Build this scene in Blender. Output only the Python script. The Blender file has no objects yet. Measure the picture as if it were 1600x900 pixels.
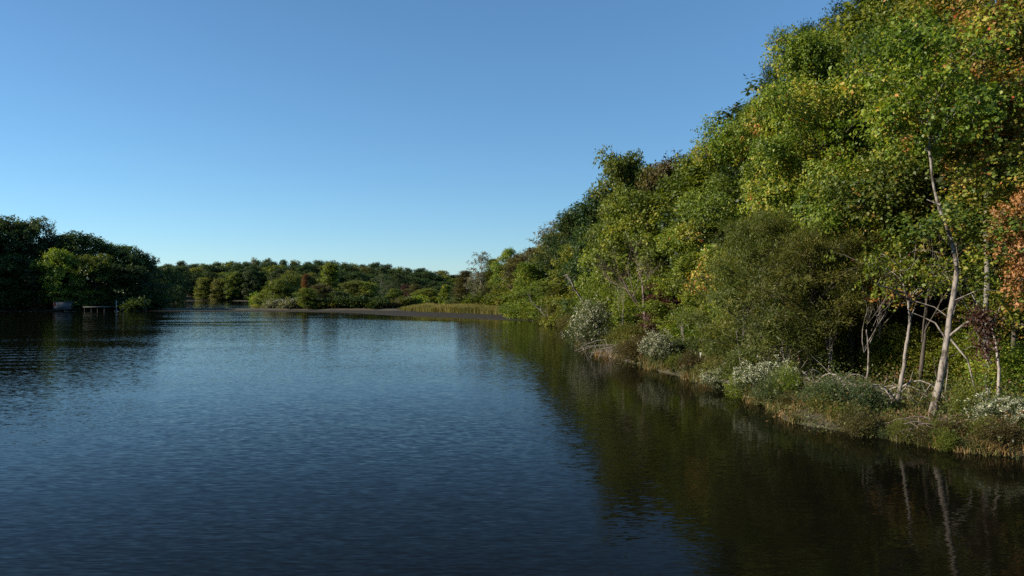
import bpy, math
import numpy as np
from mathutils import Vector
PI = math.pi
R = math.radians
C = bpy.context.scene.collection
sc = bpy.context.scene

# ------------------------------------------------------------------ camera, sky, sun, exposure
F = 1200.0            # focal length in photo pixels (1600 wide)
CAM_H = 3.5
cam = bpy.data.cameras.new('camera')
cam.lens = 27.0; cam.sensor_width = 36.0
cam.clip_start = 0.1; cam.clip_end = 6000
co = bpy.data.objects.new('camera', cam); C.objects.link(co)
co.location = (0, 0, CAM_H)
co.rotation_euler = (R(90 + 0.38), 0, 0)
sc.camera = co

SUN_AZ, SUN_EL = -101.0, 26.0       # degrees, azimuth clockwise from straight ahead (+Y)
w = bpy.data.worlds.new('World'); sc.world = w; w.use_nodes = True
nt = w.node_tree; nt.nodes.clear()
out = nt.nodes.new('ShaderNodeOutputWorld'); bg = nt.nodes.new('ShaderNodeBackground')
sky = nt.nodes.new('ShaderNodeTexSky'); sky.sky_type = 'NISHITA'; sky.sun_disc = False
sky.sun_elevation = R(SUN_EL); sky.sun_rotation = R(-SUN_AZ)
sky.air_density = 1.0; sky.dust_density = 0.0; sky.ozone_density = 9.5; sky.altitude = 50
bg.inputs['Strength'].default_value = 0.116
gm = nt.nodes.new('ShaderNodeGamma'); gm.inputs['Gamma'].default_value = 0.86
nt.links.new(sky.outputs[0], gm.inputs[0]); tn = nt.nodes.new('ShaderNodeMix'); tn.data_type = 'RGBA'; tn.blend_type = 'MULTIPLY'; tn.inputs[0].default_value = 1; tn.inputs[7].default_value = (1.02, 1.06, .97, 1)
nt.links.new(gm.outputs[0], tn.inputs[6]); nt.links.new(tn.outputs[2], bg.inputs[0]); nt.links.new(bg.outputs[0], out.inputs[0])

sl = bpy.data.lights.new('sun', 'SUN'); sl.energy = 5.0; sl.angle = R(0.5); sl.color = (1.0, 0.90, 0.75)
so = bpy.data.objects.new('sun', sl); C.objects.link(so)
S = Vector((math.cos(R(SUN_EL)) * math.sin(R(SUN_AZ)), math.cos(R(SUN_EL)) * math.cos(R(SUN_AZ)), math.sin(R(SUN_EL))))
so.rotation_euler = S.to_track_quat('Z', 'Y').to_euler()
sc.view_settings.view_transform = 'Standard'; sc.view_settings.look = 'None'
sc.view_settings.gamma = 1.0; sc.view_settings.use_curve_mapping = False
sc.view_settings.exposure = 0.72
sc.render.engine = 'CYCLES'
sc.cycles.max_bounces = 5; sc.cycles.diffuse_bounces = 2; sc.cycles.glossy_bounces = 2
sc.cycles.transmission_bounces = 2; sc.cycles.transparent_max_bounces = 4
sc.cycles.caustics_reflective = False; sc.cycles.caustics_refractive = False
sc.cycles.use_denoising = False
sc.render.use_persistent_data = False

# ------------------------------------------------------------------ helpers
def unit(v):
    return v / np.maximum(np.linalg.norm(v, axis=-1, keepdims=True), 1e-9)

def make_mesh(name, verts, faces_by_n, mats, tint=None, smooth=False):
    """faces_by_n: list of integer arrays (n_faces, k)."""
    me = bpy.data.meshes.new(name)
    verts = np.asarray(verts, np.float32)
    me.vertices.add(len(verts)); me.vertices.foreach_set('co', verts.ravel())
    idx = np.concatenate([np.asarray(f, np.int32).ravel() for f in faces_by_n])
    tot = np.concatenate([np.full(len(f), np.asarray(f).shape[1], np.int32) for f in faces_by_n])
    start = np.concatenate([[0], np.cumsum(tot)[:-1]]).astype(np.int32)
    me.loops.add(len(idx)); me.loops.foreach_set('vertex_index', idx)
    me.polygons.add(len(tot)); me.polygons.foreach_set('loop_start', start)
    me.polygons.foreach_set('loop_total', tot)
    if smooth: me.polygons.foreach_set('use_smooth', np.ones(len(tot), bool))
    if tint is not None:
        a = me.attributes.new('tint', 'FLOAT', 'FACE'); a.data.foreach_set('value', np.asarray(tint, np.float32))
    me.update(calc_edges=True)
    for m in (mats if isinstance(mats, (list, tuple)) else [mats]): me.materials.append(m)
    return me

def link(name, data, parent=None, mat=None):
    o = bpy.data.objects.new(name, data); C.objects.link(o)
    if parent is not None: o.parent = parent
    if mat is not None:
        o.material_slots[0].link = 'OBJECT'; o.material_slots[0].material = mat
    return o

def tag(o, label=None, cat=None, group=None, kind=None):
    if label: o['label'] = label
    if cat: o['category'] = cat
    if group: o['group'] = group
    if kind: o['kind'] = kind
    return o

class Tubes:
    def __init__(s): s.v = []; s.f = []; s.n = 0
    def add(s, pts, rad, sides=6):
        pts = np.asarray(pts, float); rad = np.asarray(rad, float)
        n = len(pts)
        if rad.ndim == 0: rad = np.full(n, float(rad))
        d = unit(np.gradient(pts, axis=0))
        ref = np.where(np.abs(d[:, 2:3]) > 0.9, np.array([[1., 0, 0]]), np.array([[0, 0, 1.]]))
        u = unit(np.cross(ref, d)); v = np.cross(d, u)
        a = np.arange(sides) / sides * 2 * PI
        ring = pts[:, None] + rad[:, None, None] * (u[:, None] * np.cos(a)[None, :, None] + v[:, None] * np.sin(a)[None, :, None])
        i = np.arange(n - 1)[:, None] * sides; j = np.arange(sides)[None]; k = (j + 1) % sides
        q = np.stack([i + j, i + k, i + k + sides, i + j + sides], -1).reshape(-1, 4) + s.n
        s.v.append(ring.reshape(-1, 3)); s.f.append(q); s.n += n * sides
    def mesh(s, name, mat):
        return make_mesh(name, np.concatenate(s.v), [np.concatenate(s.f)], mat, smooth=True)

def curve(p0, p1, p2, n=6):
    t = np.linspace(0, 1, n)[:, None]
    return (1 - t) ** 2 * np.asarray(p0) + 2 * t * (1 - t) * np.asarray(p1) + t ** 2 * np.asarray(p2)

def leaf_mesh(name, P, A, N, L, W, tint, mat):
    """kite shaped leaves, folded a little along the midrib"""
    A = unit(A); Sd = unit(np.cross(A, N)); N = np.cross(Sd, A)
    L = L[:, None]; W = W[:, None]
    v = np.stack([P, P + A * L * .45 + Sd * W * .5 + N * W * .18, P + A * L, P + A * L * .45 - Sd * W * .5 + N * W * .18], 1)
    n = len(P)
    return make_mesh(name, v.reshape(-1, 3), [np.arange(n * 4).reshape(n, 4)], mat, tint)

def blade_mesh(name, P, H, W, lean, tint, mat, rng):
    n = len(P); a = rng.uniform(0, 2 * PI, n)
    s = np.stack([np.cos(a), np.sin(a), np.zeros(n)], 1) * W[:, None] * .5
    up = np.array([[0, 0, 1.]])
    m = P + lean * .3 * H[:, None] + up * H[:, None] * .6
    t = P + lean * H[:, None] + up * H[:, None] * .93
    v = np.stack([P - s, P + s, m + s * .8, m - s * .8, t], 1).reshape(-1, 3)
    b = np.arange(n)[:, None] * 5
    return make_mesh(name, v, [b + np.array([[0, 1, 2, 3]]), b + np.array([[3, 2, 4]])], mat, np.concatenate([tint, tint]))

# ------------------------------------------------------------------ materials
def mat_new(name):
    m = bpy.data.materials.new(name); m.use_nodes = True
    nt = m.node_tree; nt.nodes.clear()
    return m, nt, nt.nodes.new, nt.links.new

def ramp(N, stops):
    r = N('ShaderNodeValToRGB'); e = r.color_ramp.elements
    while len(e) > 1: e.remove(e[-1])
    e[0].position = stops[0][0]; e[0].color = (*stops[0][1], 1)
    for p, c in stops[1:]:
        x = e.new(p); x.color = (*c, 1)
    return r

def leaf_mat(name, stops, transl=0.38, rough=0.5, spec=0.3, patch=0.0, var=0.06, hue=0.015):
    m, nt, N, L = mat_new(name)
    at = N('ShaderNodeAttribute'); at.attribute_name = 'tint'
    oi = N('ShaderNodeObjectInfo')
    geo = N('ShaderNodeNewGeometry')
    no = N('ShaderNodeTexNoise'); no.inputs['Scale'].default_value = 0.45; no.inputs['Detail'].default_value = 2
    L(geo.outputs['Position'], no.inputs['Vector'])
    ma = N('ShaderNodeMath'); ma.operation = 'MULTIPLY_ADD'; ma.inputs[1].default_value = patch; 
    sb = N('ShaderNodeMath'); sb.operation = 'SUBTRACT'; sb.inputs[1].default_value = 0.5
    L(no.outputs['Fac'], sb.inputs[0]); L(sb.outputs[0], ma.inputs[0]); L(at.outputs['Fac'], ma.inputs[2])
    r = ramp(N, stops); L(ma.outputs[0], r.inputs[0])
    hs = N('ShaderNodeHueSaturation')
    mr = N('ShaderNodeMapRange'); mr.inputs['To Min'].default_value = 1 - var * 3; mr.inputs['To Max'].default_value = 1 + var * 3
    L(oi.outputs['Random'], mr.inputs['Value']); L(mr.outputs[0], hs.inputs['Value'])
    mh = N('ShaderNodeMath'); mh.operation = 'MULTIPLY'; mh.inputs[1].default_value = 7.31
    fr = N('ShaderNodeMath'); fr.operation = 'FRACT'
    mr2 = N('ShaderNodeMapRange'); mr2.inputs['To Min'].default_value = .5 - hue; mr2.inputs['To Max'].default_value = .5 + hue
    L(oi.outputs['Random'], mh.inputs[0]); L(mh.outputs[0], fr.inputs[0]); L(fr.outputs[0], mr2.inputs['Value']); L(mr2.outputs[0], hs.inputs['Hue'])
    L(r.outputs[0], hs.inputs['Color'])
    p = N('ShaderNodeBsdfPrincipled'); p.inputs['Roughness'].default_value = rough
    p.inputs['Specular IOR Level'].default_value = spec
    L(hs.outputs[0], p.inputs['Base Color'])
    tr = N('ShaderNodeBsdfTranslucent')
    mc = N('ShaderNodeMix'); mc.data_type = 'RGBA'; mc.blend_type = 'MULTIPLY'; mc.inputs[0].default_value = 1
    mc.inputs[7].default_value = (1.25, 1.3, 0.5, 1); L(hs.outputs[0], mc.inputs[6]); L(mc.outputs[2], tr.inputs[0])
    mx = N('ShaderNodeMixShader'); mx.inputs[0].default_value = transl
    o = N('ShaderNodeOutputMaterial'); L(p.outputs[0], mx.inputs[1]); L(tr.outputs[0], mx.inputs[2]); L(mx.outputs[0], o.inputs[0])
    return m

def plain_mat(name, c1, c2, scale=6, rough=.8, bump=0.0, spec=.3, stretch=(1, 1, 1), lo=.35, hi=.65, metal=0):
    m, nt, N, L = mat_new(name)
    tc = N('ShaderNodeTexCoord'); mp = N('ShaderNodeMapping'); mp.inputs['Scale'].default_value = stretch
    no = N('ShaderNodeTexNoise'); no.inputs['Scale'].default_value = scale; no.inputs['Detail'].default_value = 6; no.inputs['Roughness'].default_value = .65
    L(tc.outputs['Object'], mp.inputs[0]); L(mp.outputs[0], no.inputs['Vector'])
    r = ramp(N, [(lo, c1), (hi, c2)]); L(no.outputs['Fac'], r.inputs[0])
    p = N('ShaderNodeBsdfPrincipled'); p.inputs['Roughness'].default_value = rough; p.inputs['Specular IOR Level'].default_value = spec
    L(r.outputs[0], p.inputs['Base Color'])
    if bump:
        b = N('ShaderNodeBump'); b.inputs['Distance'].default_value = bump; L(no.outputs['Fac'], b.inputs['Height']); L(b.outputs[0], p.inputs['Normal'])
    o = N('ShaderNodeOutputMaterial'); L(p.outputs[0], o.inputs[0])
    return m

G_YEL = [(0.0, (.025, .050, .008)), (.3, (.075, .110, .012)), (.54, (.132, .178, .020)), (.70, (.24, .22, .030)), (.84, (.34, .25, .05)), (.94, (.36, .15, .05)), (1., (.28, .035, .02))]
G_ORG = [(0.0, (.025, .050, .010)), (.28, (.085, .120, .016)), (.48, (.180, .190, .025)), (.62, (.30, .25, .04)), (.78, (.42, .22, .07)), (.88, (.42, .12, .05)), (1., (.30, .03, .02))]
G_GRN = [(0.0, (.020, .042, .008)), (.4, (.060, .092, .014)), (.7, (.105, .140, .022)), (.92, (.16, .175, .030)), (1., (.25, .20, .04))]
G_LIT = [(0.0, (.030, .070, .012)), (.4, (.075, .135, .018)), (.7, (.120, .185, .024)), (.9, (.19, .23, .035)), (1., (.28, .24, .05))]
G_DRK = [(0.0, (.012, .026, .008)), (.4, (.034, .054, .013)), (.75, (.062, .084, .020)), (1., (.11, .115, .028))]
G_OLV = [(0.0, (.022, .036, .010)), (.4, (.050, .066, .014)), (.75, (.085, .098, .022)), (1., (.15, .13, .035))]
G_BRN = [(0.0, (.030, .028, .012)), (.4, (.070, .060, .020)), (.75, (.115, .095, .030)), (1., (.20, .12, .05))]
G_GRY = [(0.0, (.035, .055, .020)), (.4, (.075, .100, .038)), (.75, (.120, .145, .062)), (1., (.20, .20, .11))]
G_RED = [(0.0, (.06, .012, .010)), (.4, (.13, .020, .014)), (.75, (.22, .045, .025)), (1., (.24, .12, .05))]
G_RUS = [(0.0, (.05, .035, .012)), (.4, (.14, .065, .020)), (.75, (.24, .095, .035)), (1., (.30, .15, .05))]
G_PAL = [(0.0, (.09, .10, .06)), (.4, (.18, .18, .12)), (.75, (.28, .26, .19)), (1., (.40, .36, .28))]
G_STR = [(0.0, (.07, .08, .02)), (.35, (.16, .15, .035)), (.7, (.26, .21, .06)), (1., (.36, .27, .10))]
G_SED = [(0.0, (.040, .055, .014)), (.35, (.105, .100, .028)), (.65, (.19, .13, .050)), (1., (.30, .17, .08))]
G_WHT = [(0.0, (.18, .20, .11)), (.5, (.34, .34, .23)), (1., (.55, .52, .40))]
G_PCH = [(0.0, (.10, .07, .02)), (.35, (.34, .18, .06)), (.7, (.48, .24, .11)), (1., (.50, .32, .16))]
G_OGR = [(0.0, (.05, .07, .012)), (.3, (.16, .17, .022)), (.45, (.28, .21, .04)), (.62, (.42, .22, .07)), (.85, (.42, .14, .06)), (1., (.3, .04, .02))]
G_MAR = [(0.0, (.03, .012, .010)), (.4, (.065, .024, .018)), (.75, (.10, .045, .028)), (1., (.14, .09, .04))]
G_YEL = [(p_, tuple(min(.5, c_ * 1.42) for c_ in col_)) for p_, col_ in G_YEL]
G_GRN = [(p_, (col_[0] * 1.85, col_[1] * 1.46, col_[2] * 1.2)) for p_, col_ in G_GRN]
G_LIT = [(p_, (col_[0] * 1.85, col_[1] * 1.32, col_[2] * 1.1)) for p_, col_ in G_LIT]
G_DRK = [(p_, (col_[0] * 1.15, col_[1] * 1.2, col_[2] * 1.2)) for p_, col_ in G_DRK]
G_OLV = [(p_, (col_[0] * 2.15, col_[1] * 1.8, col_[2] * 1.6)) for p_, col_ in G_OLV]
G_BRN = [(p_, tuple(min(.45, c_ * 1.3) for c_ in col_)) for p_, col_ in G_BRN]
G_ORG = [(p_, tuple(min(.45, c_ * 1) for c_ in col_)) for p_, col_ in G_ORG]
M = {}
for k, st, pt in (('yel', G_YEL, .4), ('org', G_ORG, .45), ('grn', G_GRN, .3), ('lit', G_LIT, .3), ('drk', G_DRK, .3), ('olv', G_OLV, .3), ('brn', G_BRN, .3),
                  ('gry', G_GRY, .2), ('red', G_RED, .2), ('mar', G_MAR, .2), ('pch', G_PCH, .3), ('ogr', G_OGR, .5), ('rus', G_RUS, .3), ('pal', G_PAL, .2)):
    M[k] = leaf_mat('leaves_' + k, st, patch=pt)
M['straw'] = leaf_mat('dry_reeds', G_STR, transl=.25, spec=.2, patch=.5, hue=0)
M['sedge'] = leaf_mat('bank_sedge', G_SED, transl=.3, spec=.2, patch=.9, hue=0)
M['white'] = leaf_mat('white_seed_heads', G_WHT, transl=.2, spec=.1)
M['under'] = leaf_mat('undergrowth_leaves', [(0., (.022, .035, .010)), (.35, (.055, .078, .016)), (.6, (.11, .125, .026)), (.8, (.15, .10, .035)), (1., (.20, .08, .04))], patch=.9, hue=0)
M['litter'] = leaf_mat('fallen_leaves', [(0., (.035, .022, .013)), (.4, (.085, .050, .028)), (.8, (.16, .095, .05)), (1., (.24, .16, .09))], transl=.05, patch=.3, hue=0)
M['bark'] = plain_mat('dark_bark', (.035, .028, .022), (.11, .09, .07), 9, bump=.02, stretch=(1, 1, .25))
M['barkgrey'] = plain_mat('grey_bark', (.10, .09, .075), (.27, .25, .21), 9, bump=.012, stretch=(1, 1, .3))
M['barkpale'] = plain_mat('pale_bark', (.06, .048, .038), (.25, .215, .18), 6, bump=.02, stretch=(1, 1, .5), lo=.42, hi=.54)
M['barkdead'] = plain_mat('weathered_dead_wood', (.16, .13, .11), (.40, .35, .30), 10, stretch=(1, 1, .4))
M['barkbrown'] = plain_mat('brown_twigs', (.12, .08, .06), (.26, .19, .15), 10)

# ------------------------------------------------------------------ lake outline and ground height
def W2(px, d): return ((px - 800) / F * d, d)
LAKE = np.array([(18, -70), (15.5, 0), (15.2, 8), (14.2, 13.0), (12.6, 15.4), (11.0, 16.4), (10.2, 16.7), (9.1, 18.0), (8.4, 19.4), (7.7, 20.8), (7.9, 23), (8.0, 25.3), (7.5, 29.4), (6.9, 34), (6.2, 37.5),
                 (5.1, 43.3), (4.6, 52), (5.0, 62), (6.3, 72), (7.0, 86), (6.6, 100), (4.6, 108), (1.0, 124), (-6, 134), (-12, 142), (-26, 154), (-45, 159),
                 (-57, 160), (-72, 158), (-84, 153), (-101, 146), (-116, 145), (-140, 130), (-165, 90), (-180, 40), (-170, -70)], float)
BAY = np.array([(-47, 163), (-70, 164), (-83, 172), (-92, 200), (-112, 250), (-150, 350), (-135, 352), (-112, 338), (-92, 300), (-76, 250), (-60, 205), (-46, 178)], float)

def sdf(poly, X, Y):
    d = np.full(X.shape, 1e9); inside = np.zeros(X.shape, bool)
    n = len(poly)
    for i in range(n):
        x0, y0 = poly[i]; x1, y1 = poly[(i + 1) % n]
        ex, ey = x1 - x0, y1 - y0
        t = np.clip(((X - x0) * ex + (Y - y0) * ey) / (ex * ex + ey * ey), 0, 1)
        d = np.minimum(d, np.hypot(X - x0 - t * ex, Y - y0 - t * ey))
        c = ((y0 > Y) != (y1 > Y)) & (X < (x1 - x0) * (Y - y0) / (y1 - y0 + 1e-12) + x0)
        inside ^= c
    return np.where(inside, -d, d)

def wob(X, Y, s):
    return (np.sin(X * s + 1.3 * np.sin(Y * s * .7)) + np.sin(Y * s * 1.31 + 2.1 + .9 * np.sin(X * s * .83)) + .5 * np.sin((X + Y) * s * 2.3 + 1)) / 2.5

def land(X, Y):
    X = np.asarray(X, float); Y = np.asarray(Y, float)
    s = np.minimum(sdf(LAKE, X, Y), sdf(BAY, X, Y))
    return s + .35 * wob(X, Y, 1.1) + .15 * wob(X, Y, 3.1)

def ground_z(X, Y):
    X = np.asarray(X, float); Y = np.asarray(Y, float)
    s = land(X, Y)
    right = 1 / (1 + np.exp(-(X - (2 + .02 * Y)) / 4)) / (1 + np.exp((Y - 150) / 15))
    far = 1 / (1 + np.exp(-(Y - 350) / 20))
    left = 1 / (1 + np.exp((X + 70 + .1 * (Y - 150)) / 10))
    z = .32 * (1 - np.exp(-np.maximum(s, 0) / .6)) + right * .30 * np.clip(s - 4.5, 0, 40) * np.clip((s - 4.5) / 9, 0, 1)
    z += far * .07 * np.clip(Y - 352, 0, 90) + left * .06 * np.clip(s - 3, 0, 50)
    z += .08 * wob(X, Y, .9) * np.clip(s / 2, 0, 1)
    return np.where(s < 0, np.maximum(-1.3, s * .35), z)

def gz(x, y): return float(ground_z(np.array([x]), np.array([y]))[0])

def axis(parts):
    a = []
    for lo, hi, st in parts: a.append(np.arange(lo, hi, st))
    return np.concatenate(a)
xs = axis([(-3000, -500, 250), (-500, -200, 30), (-200, 0, 3), (0, 30, .4), (30, 80, 2.5), (80, 500, 30), (500, 3001, 250)])
ys = axis([(-3000, -200, 280), (-200, 5, 10), (5, 50, .4), (50, 130, 1.2), (130, 460, 3.5), (460, 1000, 40), (1000, 3001, 250)])
GX, GY = np.meshgrid(xs, ys); GZ = ground_z(GX, GY)
nx, ny = len(xs), len(ys)
I = (np.arange(ny - 1)[:, None] * nx + np.arange(nx - 1)[None]).ravel()
m, nt, N, L = mat_new('bank_soil')
geo = N('ShaderNodeNewGeometry')
n1 = N('ShaderNodeTexNoise'); n1.inputs['Scale'].default_value = .5; n1.inputs['Detail'].default_value = 5
n2 = N('ShaderNodeTexNoise'); n2.inputs['Scale'].default_value = 9; n2.inputs['Detail'].default_value = 5
L(geo.outputs['Position'], n1.inputs['Vector']); L(geo.outputs['Position'], n2.inputs['Vector'])
r1 = ramp(N, [(.35, (.050, .034, .022)), (.55, (.060, .058, .024)), (.7, (.085, .060, .038))]); L(n1.outputs['Fac'], r1.inputs[0])
r2 = ramp(N, [(.3, (.35, .33, .3)), (.7, (1.3, 1.2, 1.1))]); L(n2.outputs['Fac'], r2.inputs[0])
mx = N('ShaderNodeMix'); mx.data_type = 'RGBA'; mx.blend_type = 'MULTIPLY'; mx.inputs[0].default_value = 1
L(r1.outputs[0], mx.inputs[6]); L(r2.outputs[0], mx.inputs[7])
bp = N('ShaderNodeBump'); bp.inputs['Distance'].default_value = .06; L(n2.outputs['Fac'], bp.inputs['Height'])
p = N('ShaderNodeBsdfPrincipled'); p.inputs['Roughness'].default_value = .9; L(mx.outputs[2], p.inputs['Base Color']); L(bp.outputs[0], p.inputs['Normal'])
o = N('ShaderNodeOutputMaterial'); L(p.outputs[0], o.inputs[0])
M['soil'] = m
g = link('ground', make_mesh('ground', np.stack([GX, GY, GZ], -1).reshape(-1, 3), [np.stack([I, I + 1, I + 1 + nx, I + nx], -1)], M['soil'], smooth=True))
tag(g, 'brown wooded bank and forest floor around the lake', 'ground', kind='structure')

# ------------------------------------------------------------------ water
m, nt, N, L = mat_new('lake_water')
geo = N('ShaderNodeNewGeometry'); sep = N('ShaderNodeSeparateXYZ'); L(geo.outputs['Position'], sep.inputs[0])
def math_(op, a, b=None, c=None):
    n = N('ShaderNodeMath'); n.operation = op
    for i, v in enumerate((a, b, c)):
        if v is None: continue
        if isinstance(v, (int, float)): n.inputs[i].default_value = v
        else: L(v, n.inputs[i])
    return n.outputs[0]
def noise_col(scale, stretch, rot, detail=2.0, rough=.5):
    mp = N('ShaderNodeMapping'); mp.inputs['Scale'].default_value = (*stretch, 1); mp.inputs['Rotation'].default_value = (0, 0, rot)
    L(geo.outputs['Position'], mp.inputs[0])
    n = N('ShaderNodeTexNoise'); n.inputs['Scale'].default_value = scale; n.inputs['Detail'].default_value = detail; n.inputs['Roughness'].default_value = rough
    L(mp.outputs[0], n.inputs['Vector'])
    s = N('ShaderNodeSeparateColor'); L(n.outputs['Color'], s.inputs[0]); return s, n
def band(v, lo, hi, smooth=True):
    r = N('ShaderNodeMapRange'); r.interpolation_type = 'SMOOTHSTEP' if smooth else 'LINEAR'
    r.inputs['From Min'].default_value = lo; r.inputs['From Max'].default_value = hi
    L(v, r.inputs['Value']); return r.outputs[0]
X_, Y_ = sep.outputs[0], sep.outputs[1]
a1, _ = noise_col(10.5, (.32, 1.5), R(-22), 1.5)
a2, _ = noise_col(20, (.32, 1.4), R(15), 1)
a3, _ = noise_col(.9, (.5, 1.3), R(-10), 2)
_, wn = noise_col(.05, (.5, 1.6), R(-8), 3)
# wind mask: calm in the lee of the right bank, by the left bank and along the mud bar
shore = math_('MULTIPLY_ADD', Y_, -.032, 8.3)           # rough x of the right shore
lee = band(math_('SUBTRACT', shore, X_), .5, 9.0)
leftc = band(math_('MULTIPLY_ADD', Y_, .50, X_), -50, -8)     # calm towards the far left
barc = math_('SUBTRACT', 1.0, math_('MULTIPLY', band(math_('MULTIPLY_ADD', X_, .62, Y_), 84, 92), band(X_, -32, -14)))
gust = N('ShaderNodeMapRange'); L(wn.outputs['Fac'], gust.inputs['Value'])
gust.inputs['From Min'].default_value = .35; gust.inputs['From Max'].default_value = .62; gust.inputs['To Min'].default_value = .42; gust.inputs['To Max'].default_value = 1.1
wind = math_('MULTIPLY', math_('MULTIPLY', math_('MULTIPLY_ADD', lee, .62, .38), math_('MULTIPLY_ADD', leftc, .5, .5)), gust.outputs[0])
wind = math_('MULTIPLY', wind, math_('MULTIPLY_ADD', barc, .85, .15))
wind = math_('MULTIPLY', wind, math_('MULTIPLY_ADD', band(Y_, 45, 100), .22, math_('MULTIPLY_ADD', band(Y_, 8, 32), .08, .70)))
_, stn = noise_col(.11, (.22, 2.4), R(-3), 2)
slick = math_('MULTIPLY', band(stn.outputs['Fac'], .50, .58), math_('MULTIPLY', band(Y_, 62, 80), math_('SUBTRACT', 1.0, band(X_, -34, -14))))
wind = math_('MULTIPLY', wind, math_('MULTIPLY_ADD', slick, -.8, 1.0))
def ctr(v): return math_('SUBTRACT', v, .5)
sx = math_('ADD', math_('MULTIPLY', ctr(a1.outputs[0]), .16), math_('ADD', math_('MULTIPLY', ctr(a2.outputs[0]), .11), math_('MULTIPLY', ctr(a3.outputs[0]), .02)))
sy = math_('ADD', math_('MULTIPLY', ctr(a1.outputs[1]), .21), math_('ADD', math_('MULTIPLY', ctr(a2.outputs[1]), .20), math_('MULTIPLY', ctr(a3.outputs[1]), .022)))
# boat wake: long parallel swells crossing the left side
ph = math_('ADD', math_('MULTIPLY', Y_, 2.9), math_('MULTIPLY', X_, -.55))
ph = math_('ADD', ph, math_('MULTIPLY', ctr(a3.outputs[2]), 2.6))
wk = math_('MULTIPLY', math_('SINE', ph), math_('MULTIPLY', math_('MULTIPLY', band(Y_, 31, 35), math_('SUBTRACT', 1.0, band(Y_, 46, 64))), math_('SUBTRACT', 1.0, band(math_('MULTIPLY_ADD', Y_, .45, X_), -17, -3))))
sx = math_('MULTIPLY', sx, wind)
sy = math_('ADD', math_('MULTIPLY', sy, wind), math_('MULTIPLY', wk, .055))
cmb = N('ShaderNodeCombineXYZ'); L(sx, cmb.inputs[0]); L(sy, cmb.inputs[1]); cmb.inputs[2].default_value = 1
nrm = N('ShaderNodeVectorMath'); nrm.operation = 'NORMALIZE'; L(cmb.outputs[0], nrm.inputs[0])
p = N('ShaderNodeBsdfPrincipled'); p.inputs['Base Color'].default_value = (.0035, .0035, .002, 1)
p.inputs['Roughness'].default_value = .03; p.inputs['IOR'].default_value = 1.11
L(nrm.outputs[0], p.inputs['Normal'])
o = N('ShaderNodeOutputMaterial'); L(p.outputs[0], o.inputs[0])
M['water'] = m
wv = [(-420, -120, 0), (60, -120, 0), (60, 420, 0), (-420, 420, 0)]
tag(link('water', make_mesh('water', wv, [[[0, 1, 2, 3]]], M['water'])), 'dark blue rippled lake surface', 'lake', kind='structure')

# mud bar (low dome of bare mud along the head of the lake)
BAR_N = [(-78, 149), (-66, 149.3), (-57, 149), (-47, 146.5), (-38, 142.5), (-30, 136), (-24, 128), (-19.4, 119), (-14, 112), (-9, 107.8), (-4, 101), (0, 96.5), (3.0, 95.8), (5.6, 98)]
BAR_F = [(-78, 151.5), (-66, 152.5), (-57, 153.2), (-47, 154), (-38, 154.5), (-30, 154), (-24, 153), (-19.4, 150), (-14, 145.5), (-9, 140.5), (-4, 134), (0, 127), (3.0, 119), (6.8, 106)]
bn, bf = np.array(BAR_N), np.array(BAR_F); tt = np.linspace(0, 1, len(bn)); T = np.linspace(0, 1, 90)
bn = np.stack([np.interp(T, tt, bn[:, i]) for i in (0, 1)], 1); bf = np.stack([np.interp(T, tt, bf[:, i]) for i in (0, 1)], 1)
bn += (.25 * wob(bn[:, 0], bn[:, 1], .9))[:, None]
K = np.linspace(0, 1, 12)
P2 = bn[:, None] * (1 - K)[None, :, None] + bf[:, None] * K[None, :, None]
ends = np.minimum(np.clip(T / .12, 0, 1), np.clip((1 - T) / .04, 0, 1))
Z2 = -.12 + (.12 + .045) * np.clip(K / .08, 0, 1)[None] * (.55 + .45 * ends[:, None]) + .03 * K[None] + .012 * wob(P2[..., 0], P2[..., 1], 1.7)
Z2[:, 0] = -.3; Z2[:, -1] = -.3
I = (np.arange(89)[:, None] * 12 + np.arange(11)[None]).ravel()
M['mud'] = plain_mat('wet_mud', (.018, .016, .010), (.044, .038, .025), 1.2, rough=.95, bump=.03, spec=.1)
tag(link('mud_bar', make_mesh('mud_bar', np.concatenate([P2, Z2[..., None]], -1).reshape(-1, 3), [np.stack([I, I + 12, I + 13, I + 1], -1)], M['mud'], smooth=True)),
    'long low bar of bare dark mud at the head of the lake', 'mud bar', kind='structure')

# ------------------------------------------------------------------ tree generator
def prof_round(t): return np.sqrt(np.clip(1 - ((t - .45) / .58) ** 2, .02, 1))
def prof_full(t): return np.sqrt(np.clip(1 - ((t - .32) / .70) ** 2, .02, 1))
def prof_cone(t): return np.clip(1.05 - t, .03, 1) ** .8
def prof_top(t): return np.sqrt(np.clip(1 - ((t - .6) / .44) ** 2, .02, 1)) * np.clip(.5 + t, 0, 1)

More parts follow.
